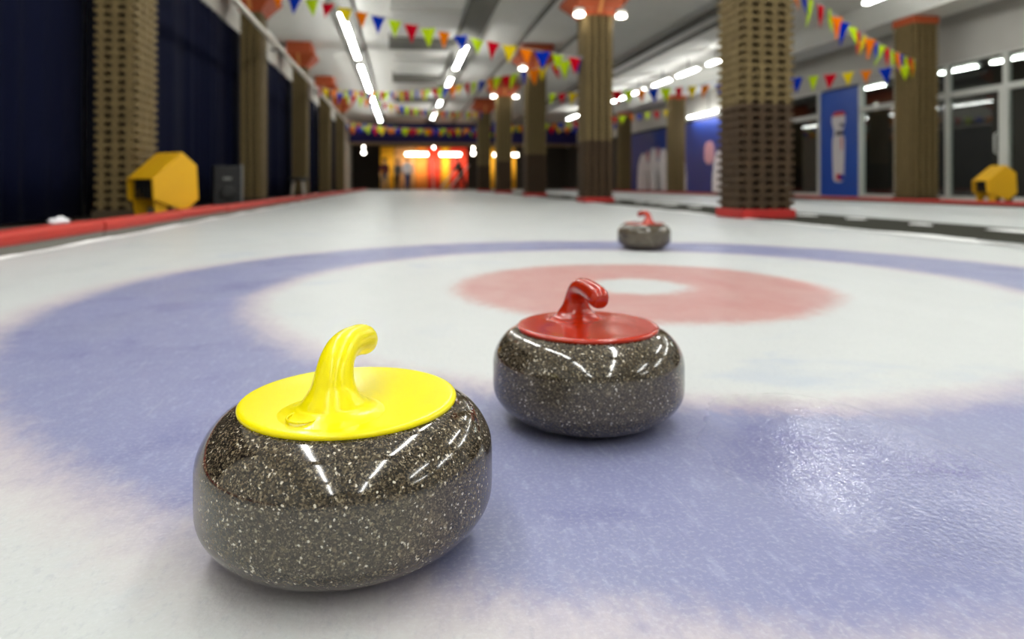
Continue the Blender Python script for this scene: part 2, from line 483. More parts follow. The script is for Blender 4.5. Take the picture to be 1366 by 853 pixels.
for k, y in enumerate(MY):
    column(3.70, y, mid_lab[k], 1.20, (0, 3) if k == 0 else (), 2.42 if k == 0 else 0, z0=.0045)
left_lab = ['large openwork brick column between navy curtains beside yellow machine', 'second brick column along the curtains, under a rust capital',
            'third brick column along the left curtains', 'fourth brick column along the left curtains', 'fifth and farthest brick column along the left curtains']
for k in range(5):
    column(-2.81, 7.45 + 5.95 * k, left_lab[k], 0, (0, 1) if k == 0 else (), 2.36 if k == 0 else 0, plinth=False, W=.38, D=.62, nw=3, nd=4)
right_lab = ['beige brick column in front of the glass doors', 'brick column of right row hidden behind the large column', 'beige brick column between blue white-figured banners', 'far beige brick column left of the blue banners']
for k in range(4):
    column(10.32, 12.1 + 6.05 * k, right_lab[k], 0, plinth=False, capital='flat')

# ------------------------------------------------------------------ edges of the ice
ys = [-1.45 + 1.55 * i for i in range(25)]
def left_board(y, L, label):
    t = thing('bumper_board', label, 'bumper', (-2.03, y, 0), 0, 'red bumper boards along the left edge')
    dz = random.uniform(-.004, .004); dx = random.uniform(-.006, .006)
    MB().cbox(-.07, .10, 0, L, -.06, .050, .006).build('base_board', 'bumper_grey', t)
    prof = [(.095, .050), (.108, .070), (.106, .100), (.090, .117), (.02, .122), (-.05, .118), (-.07, .10), (-.07, .05)]
    MB().loops([[(x + dx, .004, z + dz) for x, z in prof], [(x + dx, L - .004, z + dz) for x, z in prof]]).build('foam_pad', 'bumper_red', t)
blab = ['red padded bumper board beside the camera along the left ice edge', 'red padded bumper board next to the nearest navy curtain, just outside the frame', 'red padded bumper board leaving the left edge of the picture',
        'red padded bumper board with the crumpled white cloth on it', 'red padded bumper board in front of the yellow machine', 'red padded bumper board just past the yellow machine',
        'red padded bumper board before the curtain left of the loudspeaker', 'red padded bumper board in front of the black loudspeaker']
for i, lab in enumerate(blab): left_board(ys[i], 1.54, lab)
left_board(ys[8], 37.0 - ys[8], 'long far run of red padded bumper along the left ice edge')
o = thing('bumper_board', 'low dark red bumper along the right edge of the neighbouring sheet', 'bumper', (9.15, -1.45, 0), 0)
MB().cbox(-.09, .09, 0, 38.6, -.06, .03, .006).build('base_board', 'bumper_grey', o)
MB().cbox(-.10, .10, .003, 38.6, .03, .085, .02).build('foam_pad', 'red_base', o)

# dark divider mats between the two sheets, one strip on each side of and around the columns
o = MB().box(3.50, 4.85, YB + .6, 37.5, -.06, .004).build('divider_mat', 'mat_dark')
tag(o, 'dark grey rubber strip on which the middle brick columns stand', 'mat')
def ridge(name, x0, sgn, y0, y1, wmin, wmax, hmax, label, step=.06, seed=1):
    rnd = random.Random(seed)
    m = MB(); loops = []; y = y0; ph = [rnd.uniform(0, 6) for _ in range(6)]
    while y < y1:
        q = (math.sin(y * 1.3 + ph[0]) + math.sin(y * 3.1 + ph[1]) * .6 + math.sin(y * 7.7 + ph[2]) * .35 + math.sin(y * 19 + ph[3]) * .2) / 2.15
        wd = wmin + (wmax - wmin) * (.5 + .5 * q); hh = hmax * (.55 + .25 * math.sin(y * 5 + ph[4]) + .2 * rnd.random())
        loops.append([(x0, y, .0046), (x0 + sgn * wd * .15, y, hh * .7), (x0 + sgn * wd * .45, y, hh), (x0 + sgn * wd * .8, y, hh * .5), (x0 + sgn * wd, y, .0046)])
        y += step * (1 + max(0, y) / 9)
    m.loops(loops, cap=False)
    m.f = [f for f in m.f]
    o = m.build(name, 'snow', None, True)
    return stuff(o, label, 'snow')
ridge('snow_ridge', -1.925, 1, -1, 37, .03, .09, .018, 'thin ridge of scraped snow along the left bumper boards', seed=3)
ridge('snow_ridge', 3.42, 1, 1.5, 37, .04, .26, .014, 'ragged snow edge where the ice meets the dark strip', seed=9)
# oblong snow patches on the dark strip
m = MB(); rnd = random.Random(5)
for k in range(34):
    y = 3.6 + k * .78 * (1 + k * .012) + rnd.uniform(-.2, .2); x = 4.42 + rnd.uniform(-.08, .1); a = rnd.uniform(.07, .13); b = rnd.uniform(.12, .36)
    if any(abs(y - c) < .45 for c in MY) and x - a < 4.05: continue
    nn = 14; base = [(x + a * math.cos(2 * PI * j / nn) * rnd.uniform(.8, 1.1), y + b * math.sin(2 * PI * j / nn) * rnd.uniform(.8, 1.1)) for j in range(nn)]
    m.loops([[(p, q, .0048) for p, q in base], [(x + (p - x) * .8, y + (q - y) * .85, .012) for p, q in base], [(x + (p - x) * .3, y + (q - y) * .3, .016) for p, q in base]])
stuff(m.build('snow_patches', 'snow', None, True), 'patches of trodden snow lying on the dark strip', 'snow')

# ------------------------------------------------------------------ curtains on the left
def curtain(y0, y1, label, x=-3.16, ztop=3.28):
    nx = int((y1 - y0) / .025); rnd = random.Random(int(y0 * 10)); ph = [rnd.uniform(0, 6) for _ in range(4)]
    m = MB(); nz = 6
    vs_ = []
    for side in (0, 1):
        for j in range(nz + 1):
            z = .03 + (ztop - .03) * j / nz
            for i in range(nx + 1):
                y = y0 + (y1 - y0) * i / nx
                amp = .030 * (1.15 - .4 * j / nz)
                d = amp * ((.45 + .45 * math.sin(y * 2.3 + ph[3])) * math.sin(y * 21 + ph[0] + 1.6 * math.sin(y * 2.7 + ph[2])) + .8 * math.sin(y * 6.1 + ph[1] + .5 * j / nz + 1.2 * math.sin(y * 1.3)))
                vs_.append((x + d + (-.008 if side else 0), y, z))
    N = (nx + 1) * (nz + 1); fs_ = []
    for s_ in (0, 1):
        for j in range(nz):
            for i in range(nx):
                a = s_ * N + j * (nx + 1) + i; fs_.append((a, a + 1, a + nx + 2, a + nx + 1))
    for i in range(nx):
        for j in (0, nz):
            a = j * (nx + 1) + i; fs_.append((a, a + 1, a + 1 + N, a + N))
    t = thing('curtain', label, 'curtain', (0, 0, 0))
    m.add(vs_, fs_); m.build('fabric', 'navy_curtain', t, True)
    MB().tube([(x, y0, ztop + .01), (x, y1, ztop + .01)], .018, 8).build('rail', 'grey_metal', t, True)
    return t
cy = [7.45 + 5.95 * k for k in range(5)]
curtain(1.2, cy[0] - .1, 'navy curtain in front of the large left column, nearest the camera')
curtain(cy[0] - .05, cy[1], 'navy curtain between the first and second left columns')
curtain(cy[1] + .05, cy[2], 'navy curtain between the second and third left columns')
curtain(cy[2] + .05, cy[3], 'navy curtain between the third and fourth left columns')
curtain(cy[3] + .05, cy[4], 'navy curtain between the fourth and fifth left columns')
curtain(cy[4] + .05, 36.5, 'farthest navy curtain past the fifth left column')

# ------------------------------------------------------------------ lamps
def tube_run(x, y0, y1, z, label, group, power=TUBE_POWER, nt=None, wide=.16, light=True):
    """ceiling batten with fluorescent tubes, one thing"""
    t = thing('fluorescent_lamp', label, 'lamp', (x, y0, z), 0, group)
    L = y1 - y0
    MB().cbox(-.024, .024, 0, L, .03, .095, .008).build('housing', 'white_paint', t)
    for s in (-1, 1):
        MB().tube([(s * wide * .27, .03, .0), (s * wide * .27, L - .03, .0)], .019, 8).build('tube', 'tube_glow', t, True)
    for yy in (.0, L - .03):
        MB().box(-wide / 2 + .01, wide / 2 - .01, yy, yy + .03, -.022, .03).build('end_cap', 'white_paint', t)
    MB().box(-.015, .015, L * .5 - .015, L * .5 + .015, .095, max(.1, CZ - z - .001)).build('hanger', 'grey_metal', t)
    if light:
        ld = bpy.data.lights.new('tube_light', 'AREA'); ld.shape = 'RECTANGLE'; ld.size = wide * .8; ld.size_y = L - .06
        ld.energy = power * L / 1.5; ld.color = (1.0, 1.0, .985)
        lo = bpy.data.objects.new('tube_light', ld); col.objects.link(lo); lo.parent = t; lo.location = (0, L / 2, -.024)
    return t
LZ = 3.80
ORD = 'first second third fourth fifth sixth seventh eighth ninth tenth'.split()
def run_row(x, runs, where, group, lit_to=4, **kw):
    k = 0
    for a, b in runs:
        if a > 12.5: a *= .94; b *= .94
        if b < 12.4: lab = 'unseen overhead fluorescent lamp near the camera in the %s' % where
        else: lab = '%s visible fluorescent lamp from the camera in the %s' % (ORD[k], where); k += 1
        tube_run(x, a, b, LZ, lab, group, light=(a < lit_to), **kw)
runs = [(-7, -4.2), (-3.6, -.8), (-.2, 2.6), (3.2, 6.0), (6.6, 9.4), (9.7, 12.2), (14.6, 17.2), (17.35, 20.0), (21.0, 24.4), (24.5, 28.4), (28.6, 33.0), (33.2, 40)]  # last overhead run is unseen, added to brighten the mid-hall ceiling
run_row(-1.22, runs, 'long ceiling row on the curtain side', 'curtain side lamp row')
runs = [(-7, -4.2), (-3.6, -.8), (-.2, 2.6), (3.2, 6.0), (6.6, 9.4), (9.7, 12.1), (17.6, 21.3), (23.0, 26.5), (29.5, 31.5), (34.5, 38)]  # unseen last overhead run put in for more light mid-hall
run_row(1.56, runs, 'ceiling row over the house', 'house side lamp row')
runs = [(-6.5, -3.5), (-1.5, 1.5), (3.0, 6.0), (6.8, 9.0), (9.3, 11.5), (18.2, 19.3), (19.9, 21.6), (22.1, 23.8), (24.5, 26.2), (27, 29.6), (34.5, 37)]  # last two overhead runs are unseen, added to light the white beam
run_row(8.72, runs, 'ceiling row over the neighbouring sheet', 'right lamp row')
runs = [(-4.0, -1.2), (2.0, 4.8), (7.6, 9.4), (9.6, 11.3)]  # unseen row placed for the ice glint; last run added to brighten the ceiling
run_row(5.75, runs, 'middle of the neighbouring bay', 'neighbouring bay lamps', lit_to=13)
# lamps added behind the glass in place of reflected tubes
for a, b, w_ in ((11.9, 13.2, 'at the right edge above the doors'), (13.5, 14.7, 'just right of the beige brick column'), (16.5, 17.4, 'just left of the beige brick column')):
    tube_run(13.2, a, b, 3.10, 'fluorescent lamp standing in for a reflection in the glass wall ' + w_, 'reflection stand-ins behind the glass', power=40)
def spot(x, y, z, rz, label):
    t = thing('floodlight', label, 'lamp', (x, y, z), rz)
    MB().cbox(-.09, .09, -.05, .05, -.06, .07, .015).build('body', 'white_paint', t)
    MB().lathe([(.04, -.085), (.085, -.08), (.10, -.05), (.09, -.03)], 14).build('bulb', 'spot_glow', t, True)
    MB().box(-.012, .30, -.012, .012, .07, .09).build('arm', 'grey_metal', t)
    ld = bpy.data.lights.new('flood', 'POINT'); ld.energy = 3; ld.color = (1, .95, .86); ld.shadow_soft_size = .08
    lo = bpy.data.objects.new('flood', ld); col.objects.link(lo); lo.parent = t; lo.location = (0, 0, -.20)
    return t
pos_w = ['large rust capital', 'third middle column', 'fourth middle column']
for k, y in enumerate(MY[1:4]):
    spot(3.29, y - .36, CH + .01, 0, 'small floodlight at left of capital of ' + ['second middle column', 'third middle column', 'fourth middle column'][k])
    if k != 1: spot(4.11, y - .36, CH + .01, PI, 'small floodlight at right of capital of ' + ['second middle column', 'third middle column', 'fourth middle column'][k])

# ------------------------------------------------------------------ glass wall on the right
struct(MB().box(XG - .06, XG + .06, YB, YE, 2.92, CZ).build('wall_right_upper', 'wall_grey'), 'grey wall band above the glass')
struct(MB().box(XG + .15, 15.0, YB, YE, 3.35, 3.45).build('ceiling', 'wall_dark'), 'low ceiling of the room behind the glass')
wy = [4.0, 6.2, 8.4, 9.9, 11.1, 12.5, 14.0, 15.25, 16.95, 18.6, 20.2]
for i in range(len(wy) - 1):
    a, b = wy[i], wy[i + 1]
    if i == 7: continue
    win = thing('window_%d' % (i + 1), 'tall dark window of the glass wall', 'window', (XG, a, 0))
    del win['category']; win['kind'] = 'structure'
    L = b - a
    MB().box(-.05, .05, 0, .10, 0, 2.92).build('mullion', 'frame_white', win)
    MB().box(-.05, .05, .10, L, 2.18, 2.30).build('transom', 'frame_white', win)
    MB().box(-.05, .05, .10, L, 0, .10).build('sill', 'frame_white', win)
    MB().box(-.05, .05, .10, L, 2.88, 2.92).build('head', 'frame_white', win)
    MB().box(-.006, .006, .10, L, .10, 2.18).build('pane', 'window_glass', win)
    MB().box(-.006, .006, .10, L, 2.30, 2.88).build('pane', 'window_glass', win)
    if i in (3, 4):
        MB().tube([(-.06, .22, .95), (-.11, .22, .98), (-.11, .22, 1.32), (-.06, .22, 1.35)], .014, 8).build('door_handle', 'frame_white', win, True)
        MB().box(-.052, .052, .10, .19, .10, 2.18).build('door_stile', 'frame_white', win)
struct(MB().box(XG - .05, XG + .05, 20.2, 20.3, 0, 2.88).build('trim_90', 'frame_white'))
struct(MB().box(XG - .05, XG + .05, 20.3, YE, 0, 2.88).build('wall_right_far', 'wall_dark'), 'dark wall behind the blue banners')
struct(MB().box(XG - .05, XG + .05, YB, 4.0, 0, 2.88).build('wall_right_near', 'wall_grey'))

# blue advertising board between the windows
def poly_plate(name, mat, parent, x, pts, th=.006, bulge=None):
    m = MB(); m.loops([[(x, y, z) for y, z in pts], [(x - th, y, z) for y, z in pts]])
    return m.build(name, mat, parent)
t = thing('poster_board', 'tall bright blue board with a slim white figure, between dark windows', 'poster', (XG, 15.25, 0))
MB().box(-.06, .06, .06, 1.64, .03, 2.86).build('panel', 'poster_blue', t)
for y0, y1 in ((0, .06), (1.64, 1.70)): MB().box(-.075, .075, y0, y1, 0, 2.88).build('frame', 'frame_white', t)
def smooth_poly(cy_, half, n=10):
    """closed outline from (z, half width) stations"""
    return [(cy_ + h_, z) for z, h_ in half] + [(cy_ - h_, z) for z, h_ in reversed(half)]
poly_plate('printed_figure', 'poster_white', t, -.061, smooth_poly(.86, [(.40, .10), (.46, .20), (.60, .22), (1.2, .25), (1.55, .25), (1.62, .2), (1.8, .19), (1.95, .26), (2.05, .28), (2.18, .26), (2.26, .16)]))
poly_plate('printed_cap', 'poster_red', t, -.065, smooth_poly(.84, [(2.16, .27), (2.22, .24), (2.28, .15)]))
poly_plate('printed_neck', 'poster_dark', t, -.068, smooth_poly(.80, [(1.64, .17), (1.7, .15), (1.76, .17)]), .002)
poly_plate('printed_face', 'poster_dark', t, -.068, smooth_poly(.72, [(1.86, .05), (1.90, .09), (1.96, .05)]), .002)
poly_plate('printed_stripe', 'poster_red', t, -.068, smooth_poly(.72, [(1.25, .02), (1.5, .03), (1.6, .02)]), .002)
poly_plate('printed_foot', 'poster_red', t, -.068, smooth_poly(.84, [(.44, .07), (.55, .12), (.62, .10)]), .002)
poly_plate('printed_shoe', 'flag_blue', t, -.068, smooth_poly(.72, [(.45, .05), (.54, .08), (.60, .05)]), .002)

# navy banners with pale figures at the far right
def banner(y0, y1, label, figs):
    t = thing('wall_banner', label, 'banner', (XG - .07, y0, 0))
    L = y1 - y0
    MB().cbox(-.03, .018, 0, L, .05, 2.80, .006).build('panel', 'poster_navy', t)
    for sh, mt, (c_, half) in figs:  # white and pink printed shapes
        poly_plate(sh, mt, t, -.032 - (.004 if mt != 'poster_white' else 0), smooth_poly(c_, half))
    return t
fig = lambda c_, w_, h_: (c_, [(.06, w_), (.6, w_), (1.2, w_ * .85), (1.6, w_ * .55), (h_ - .12, w_ * .35), (h_, w_ * .18)])
banner(27.2, 33.4, 'navy wall banner with a row of white pointed shapes, beyond the far columns',
       [('printed_figure', 'poster_white', fig(.9, .75, 1.9)), ('printed_figure', 'poster_white', fig(2.1, .75, 2.0)), ('printed_figure', 'poster_white', fig(3.4, .8, 1.8)), ('printed_pink', 'poster_pink', (1.5, [(1.55, .12), (1.8, .2), (2.0, .1)])), ('printed_pink', 'poster_pink', (2.8, [(1.4, .12), (1.7, .2), (1.9, .1)]))])
banner(20.4, 27.0, 'navy wall banner with white and pink figures beside the large column',
       [('printed_figure', 'poster_white', fig(6.0, .75, 1.9)), ('printed_figure', 'poster_white', fig(2.0, .95, 1.6)), ('printed_pink', 'poster_pink', (3.2, [(1.1, .2), (1.3, .42), (1.75, .4), (1.95, .2)])), ('printed_pink', 'poster_pink', (1.8, [(1.1, .2), (1.3, .42), (1.75, .4), (1.95, .2)]))])
o = tube_run(11.2, 21.5, 25.0, 2.98, 'lamp on the wall above the blue banners', None, power=14)

# ------------------------------------------------------------------ far end of the hall
FY = 43.0
o = thing('fascia_banner', 'deep blue fascia hung below the ceiling across the far end', 'banner', (0, FY - 1.5, 0))
MB().box(-3.2, 11.0, 0, .08, 2.90, 4.1).build('cloth', 'navy_banner', o)
MB().box(-3.2, 11.0, -.03, .12, 2.72, 2.90).build('beam', 'banner_beige', o)
def drape(x0, x1, mat, label, y=FY, z1=2.7):
    n_ = max(4, int((x1 - x0) / .06)); m = MB()
    l = []
    for z in (.03, z1):
        front = [(x0 + (x1 - x0) * i / n_, y + .04 * math.sin(i * 1.3), z) for i in range(n_ + 1)]
        l.append(front + [(p[0], p[1] + .03, z) for p in reversed(front)])
    m.loops(l)
    return tag(m.build('drape', mat, None, True), label, 'drape')
drape(-1.4, -.55, 'drape_yellow', 'bright yellow drape at left of the far end')
drape(-.52, .75, 'drape_tan', 'tan orange drape behind the far player in white')
drape(.78, 1.55, 'drape_orange', 'orange drape in the middle of the far end')
drape(1.58, 2.4, 'drape_red', 'red drape left of middle at the far end', y=FY - .1)
drape(2.43, 2.95, 'drape_yellow', 'narrow yellow drape between two red ones')
drape(2.98, 4.1, 'drape_red', 'wider red drape right of the narrow yellow one')
drape(5.55, 5.95, 'drape_yellow', 'narrow lit yellow drape behind the fourth middle column', y=FY - .2)
drape(6.75, 7.25, 'drape_yellow', 'narrow lit yellow drape just left of the third middle column', y=FY - .2)
for x0, x1, lab in ((.15, 1.55, 'bright lamp over the tan drape at the far end'), (2.25, 3.6, 'bright lamp over the red drapes at the far end'), (5.6, 6.0, 'lamp over the narrow yellow drape left'), (6.8, 7.2, 'lamp over the narrow yellow drape right')):
    t = thing('strip_lamp', lab, 'lamp', (x0, FY - 1.45, 2.22))
    L = x1 - x0
    MB().cbox(0, L, -.06, .06, .05, .12, .008).build('housing', 'white_paint', t)
    for dz in (-.10, 0): MB().tube([(.02, 0, dz), (L - .02, 0, dz)], .036, 8).build('tube', 'spot_glow', t, True)
    MB().box(L / 2 - .02, L / 2 + .02, -.02, .02, .12, .502 if L < .5 else .5001).build('hanger', 'grey_metal', t)
    ld = bpy.data.lights.new('strip', 'AREA'); ld.shape = 'RECTANGLE'; ld.size = L; ld.size_y = .2; ld.energy = 30 * L; ld.color = (1, .9, .74)
    lo = bpy.data.objects.new('strip', ld); col.objects.link(lo); lo.parent = t; lo.location = (L / 2, .08, -.2); lo.rotation_euler = (R(60), 0, 0)
for x, zs, lab in ((-2.35, (2.25, 2.58), 'pair of round lamps on the dark wall left of the yellow drape'), (4.35, (2.25, 2.58), 'pair of round lamps right of the red drapes'), (1.9, (2.60,), 'small round lamp under the far beam')):
    t = thing('round_lamp', lab, 'lamp', (x, FY - 1.45, 0))
    for z in zs:
        r = .105 if z < 2.5 else .07
        MB().lathe([(r * .3, z - r), (r * .8, z - r * .6), (r, z), (r * .8, z + r * .6), (r * .3, z + r)], 14).build('globe', 'spot_glow', t, True)
    MB().tube([(0, 0, zs[0]), (0, 0, 2.7199)], .012, 6).build('cord', 'grey_metal', t)

# people far away, at the end of the ice
def skin_body(name, chains, mat, parent):
    """connected joints -> Skin + Subdivision; chains = list of [(x,y,z,r), ...], shared joints merge"""
    idx = {}; vs_ = []; rs = []; es = []
    for ch in chains:
        prev = None
        for (x, y, z, r) in ch:
            k = (round(x, 3), round(y, 3), round(z, 3))
            if k not in idx: idx[k] = len(vs_); vs_.append((x, y, z)); rs.append(r)
            if prev is not None: es.append((prev, idx[k]))
            prev = idx[k]
    me = bpy.data.meshes.new(name); me.from_pydata(vs_, es, []); me.materials.append(M[mat])
    o = bpy.data.objects.new(name, me); col.objects.link(o); o.parent = parent
    o.modifiers.new('skin', 'SKIN'); 
    for i, sv in enumerate(me.skin_vertices[0].data):
        sv.radius = (rs[i], rs[i]); sv.use_root = (i == 0)
    sd = o.modifiers.new('sub', 'SUBSURF'); sd.levels = 1; sd.render_levels = 1
    me.polygons.foreach_set('use_smooth', [True] * len(me.polygons)) if len(me.polygons) else None
    return o
def person(x, y, rz, label, shirt, pants, lean=0.0, stride=.12, reach=0.0):
    t = thing('person', label, 'person', (x, y, 0), rz)
    L = lambda z: -lean * max(0, z - .95)            # forward lean (towards -y) above the hips
    def j(px, py, pz, r): return (px, py + L(pz), pz, r)
    hip = j(0, 0, .95, .12)
    sk = [[hip, j(0, 0, 1.18, .12), j(0, 0, 1.36, .125), j(0, 0, 1.47, .058), j(0, -.005, 1.54, .062), j(0, -.015, 1.60, .082), j(0, -.015, 1.68, .090), j(0, -.005, 1.755, .060)]]
    arms = []; legs = []
    for s in (-1, 1):
        arms.append([j(0, 0, 1.36, .125), j(s * .18, 0, 1.39, .062), j(s * .25, -.04 - reach * .25, 1.13 + reach * .1, .047), j(s * .24, -.14 - reach * .6, .93 + reach * .25, .036), j(s * .23, -.18 - reach * .66, .85 + reach * .27, .04), j(s * .22, -.20 - reach * .7, .77 + reach * .27, .022)])
        legs.append([hip, j(s * .10, 0, .86, .095), j(s * .11, s * stride * .6 - .04, .50, .062), j(s * .11, s * stride + .02, .10, .042), (s * .11, s * stride - .05, .045, .042), (s * .12, s * stride - .16, .04, .032)])
    skin_body('body', sk + arms + legs, 'skin', t)
    g = lambda c, k, n0, n1: [(a, b, z, r + k) for a, b, z, r in c[n0:n1]]
    skin_body('shirt', [[j(0, 0, .82, .15), j(0, 0, .92, .165), j(0, 0, 1.04, .17), j(0, 0, 1.18, .165), j(0, 0, 1.30, .17), j(0, 0, 1.36, .165), j(0, 0, 1.45, .09)]] +
              [[j(0, 0, 1.36, .165)] + g(a_, .022, 1, 4) for a_ in arms], shirt, t)
    skin_body('trousers', [[j(0, 0, 1.06, .145), j(0, 0, .93, .15)]] + [[j(0, 0, .93, .15)] + g(l, .022, 1, 4) for l in legs], pants, t)
    for l in legs: skin_body('shoe', [g(l, .014, 3, 6)], 'shoe_dark', t)
    h = sk[0]
    MB().lathe([(.03, .12), (.075, .10), (.105, .05), (.108, 0), (.10, -.03)], 14, (0, h[6][1] + .02, 1.70)).build('hair', 'hair_dark', t, True)
    # plain facial features, a few pixels at most
    fy = h[6][1] - .085
    MB().tube([(0, fy + .01, 1.68), (0, fy - .022, 1.63), (0, fy + .008, 1.62)], [.008, .014, .008], 6).build('nose', 'skin', t, True)
    return t
person(.25, 36.6, R(15), 'person in white top and navy trousers standing at the far end of the ice', 'cloth_white', 'cloth_navy', .05, .16)
person(-1.0, 38.6, R(-20), 'person in maroon top standing before the yellow drape', 'cloth_maroon', 'cloth_grey', .1, .10)
person(-.35, 40.5, R(40), 'person in grey top before the tan drape at far end', 'cloth_grey', 'cloth_black', .2, .10)
person(3.05, 35.3, R(-70), 'person in black clothes leaning forward on long pale poles', 'cloth_black', 'cloth_black', .35, .22, .5)
for x0, x1, lab in ((2.95, 1.9, 'long pale broom pole slanting down in front of red drapes'), (3.45, 2.35, 'long pale broom pole held by the person in black')):
    t = thing('curling_broom', lab, 'broom', (x1, 35.0, 0))
    MB().tube([(0, 0, .06), (x0 - x1, .1, 1.35)], .03, 8).build('shaft', 'pipe_white', t, True)
    MB().cbox(-.12, .12, -.05, .05, .002, .07, .015).build('head', 'banner_beige', t)
t = thing('upright_pole', 'thin pale upright post at the far end of the ice', 'pole', (1.75, 38.5, 0))
MB().tube([(0, 0, .03), (-.12, 0, 1.9)], .04, 8).build('shaft', 'pipe_white', t, True)
MB().lathe([(.16, 0), (.16, .02), (.05, .04)], 14).build('foot', 'pipe_white', t)

# ------------------------------------------------------------------ bunting
FL = ['flag_lime', 'flag_orange', 'flag_blue', 'flag_lime', 'flag_red', 'flag_yellow', 'flag_orange', 'flag_blue', 'flag_lime', 'flag_red']
flag_mesh = {}
def flag(mat):
    if mat not in flag_mesh:
        m = MB(); w_, h_ = .135, .34
        cols = 4; l0 = []; l1 = []
        top = [(-w_ + 2 * w_ * i / cols, .012 * math.sin(i * 1.7)) for i in range(cols + 1)]
        mid = [(x * .55, y + .018 * math.sin(i * 2.1)) for i, (x, y) in enumerate(top)]
        vs_ = [(x, y, 0) for x, y in top] + [(x, y, -h_ * .45) for x, y in mid] + [(0, .01, -h_)]
        fs_ = [(i, i + 1, i + cols + 2, i + cols + 1) for i in range(cols)] + [(cols + 1 + i, cols + 2 + i, 2 * cols + 2) for i in range(cols)]
        m.add(vs_, fs_)
        n_ = len(vs_); m.add([(x, y + .003, z) for x, y, z in vs_], [tuple(reversed(f)) for f in fs_])
        o = m.build('flag', mat); flag_mesh[mat] = o.data; bpy.data.objects.remove(o)
    return flag_mesh[mat]
def bunting(p0, p1, sag, label, pitch=.40, start=0, dens=1.0):
    p0, p1 = Vector(p0), Vector(p1); L = (p1 - p0).length; n_ = max(4, int(L / pitch))
    t = thing('bunting', label, 'bunting', tuple(p0))
    pt = lambda u: (p1 - p0) * u - Vector((0, 0, sag * 4 * u * (1 - u)))
    MB().tube([pt(i / 24) for i in range(25)], .008, 5).build('cord', 'string_white', t)
    ang = math.atan2(p1.y - p0.y, p1.x - p0.x)
    for i in range(n_):
        u = (i + .5) / n_
        o = inst('flag', flag(FL[(i + start) % len(FL)]), t, pt(u), ang + random.uniform(-.45, .45))
        o.rotation_euler[0] = random.uniform(-.35, .35); o.rotation_euler[1] = random.uniform(-.12, .12)
        o.scale = (random.uniform(.85, 1.1),) * 3
    return t
bunting((-2.75, 13.0, 4.10), (3.38, 12.3, 2.74), .10, 'nearest bunting crossing from the second left column to the second middle column', .31)
bunting((3.38, 12.35, 2.80), (-2.45, 25.2, 3.85), .35, 'bunting running back from second middle column to fourth left column', .35, 2)
bunting((-2.45, 19.25, 3.10), (3.6, 30.25, 3.62), .25, 'bunting from third left column back to the farthest middle column', .36, 4)
bunting((-2.45, 31.2, 2.95), (3.38, 30.5, 2.90), .06, 'low bunting between the farthest left and middle columns', .33, 1)
bunting((-3.345, 37.0, 3.80), (6.1, 41.49, 4.0), .35, 'high bunting close to the deep blue fascia', .30, 3)
bunting((-3.345, 36.7, 3.55), (6.1, 41.40, 3.52), .08, 'bunting hung lower before the deep blue fascia', .30, 6)
bunting((4.02, 18.4, 2.90), (10.0, 11.75, 2.72), .10, 'bunting from third middle column to the right column by the doors', .34, 3)
bunting((4.02, 6.75, 2.72), (10.0, 11.72, 2.80), .12, 'bunting from the large brown-based column to the right column', .36, 5)
bunting((4.02, 30.5, 2.95), (10.0, 24.0, 3.18), .10, 'bunting from farthest middle column to the column by the banners', .36, 2)
bunting((4.02, 30.6, 3.25), (10.0, 30.1, 3.20), .25, 'bunting across the neighbouring sheet at the far columns', .36, 7)

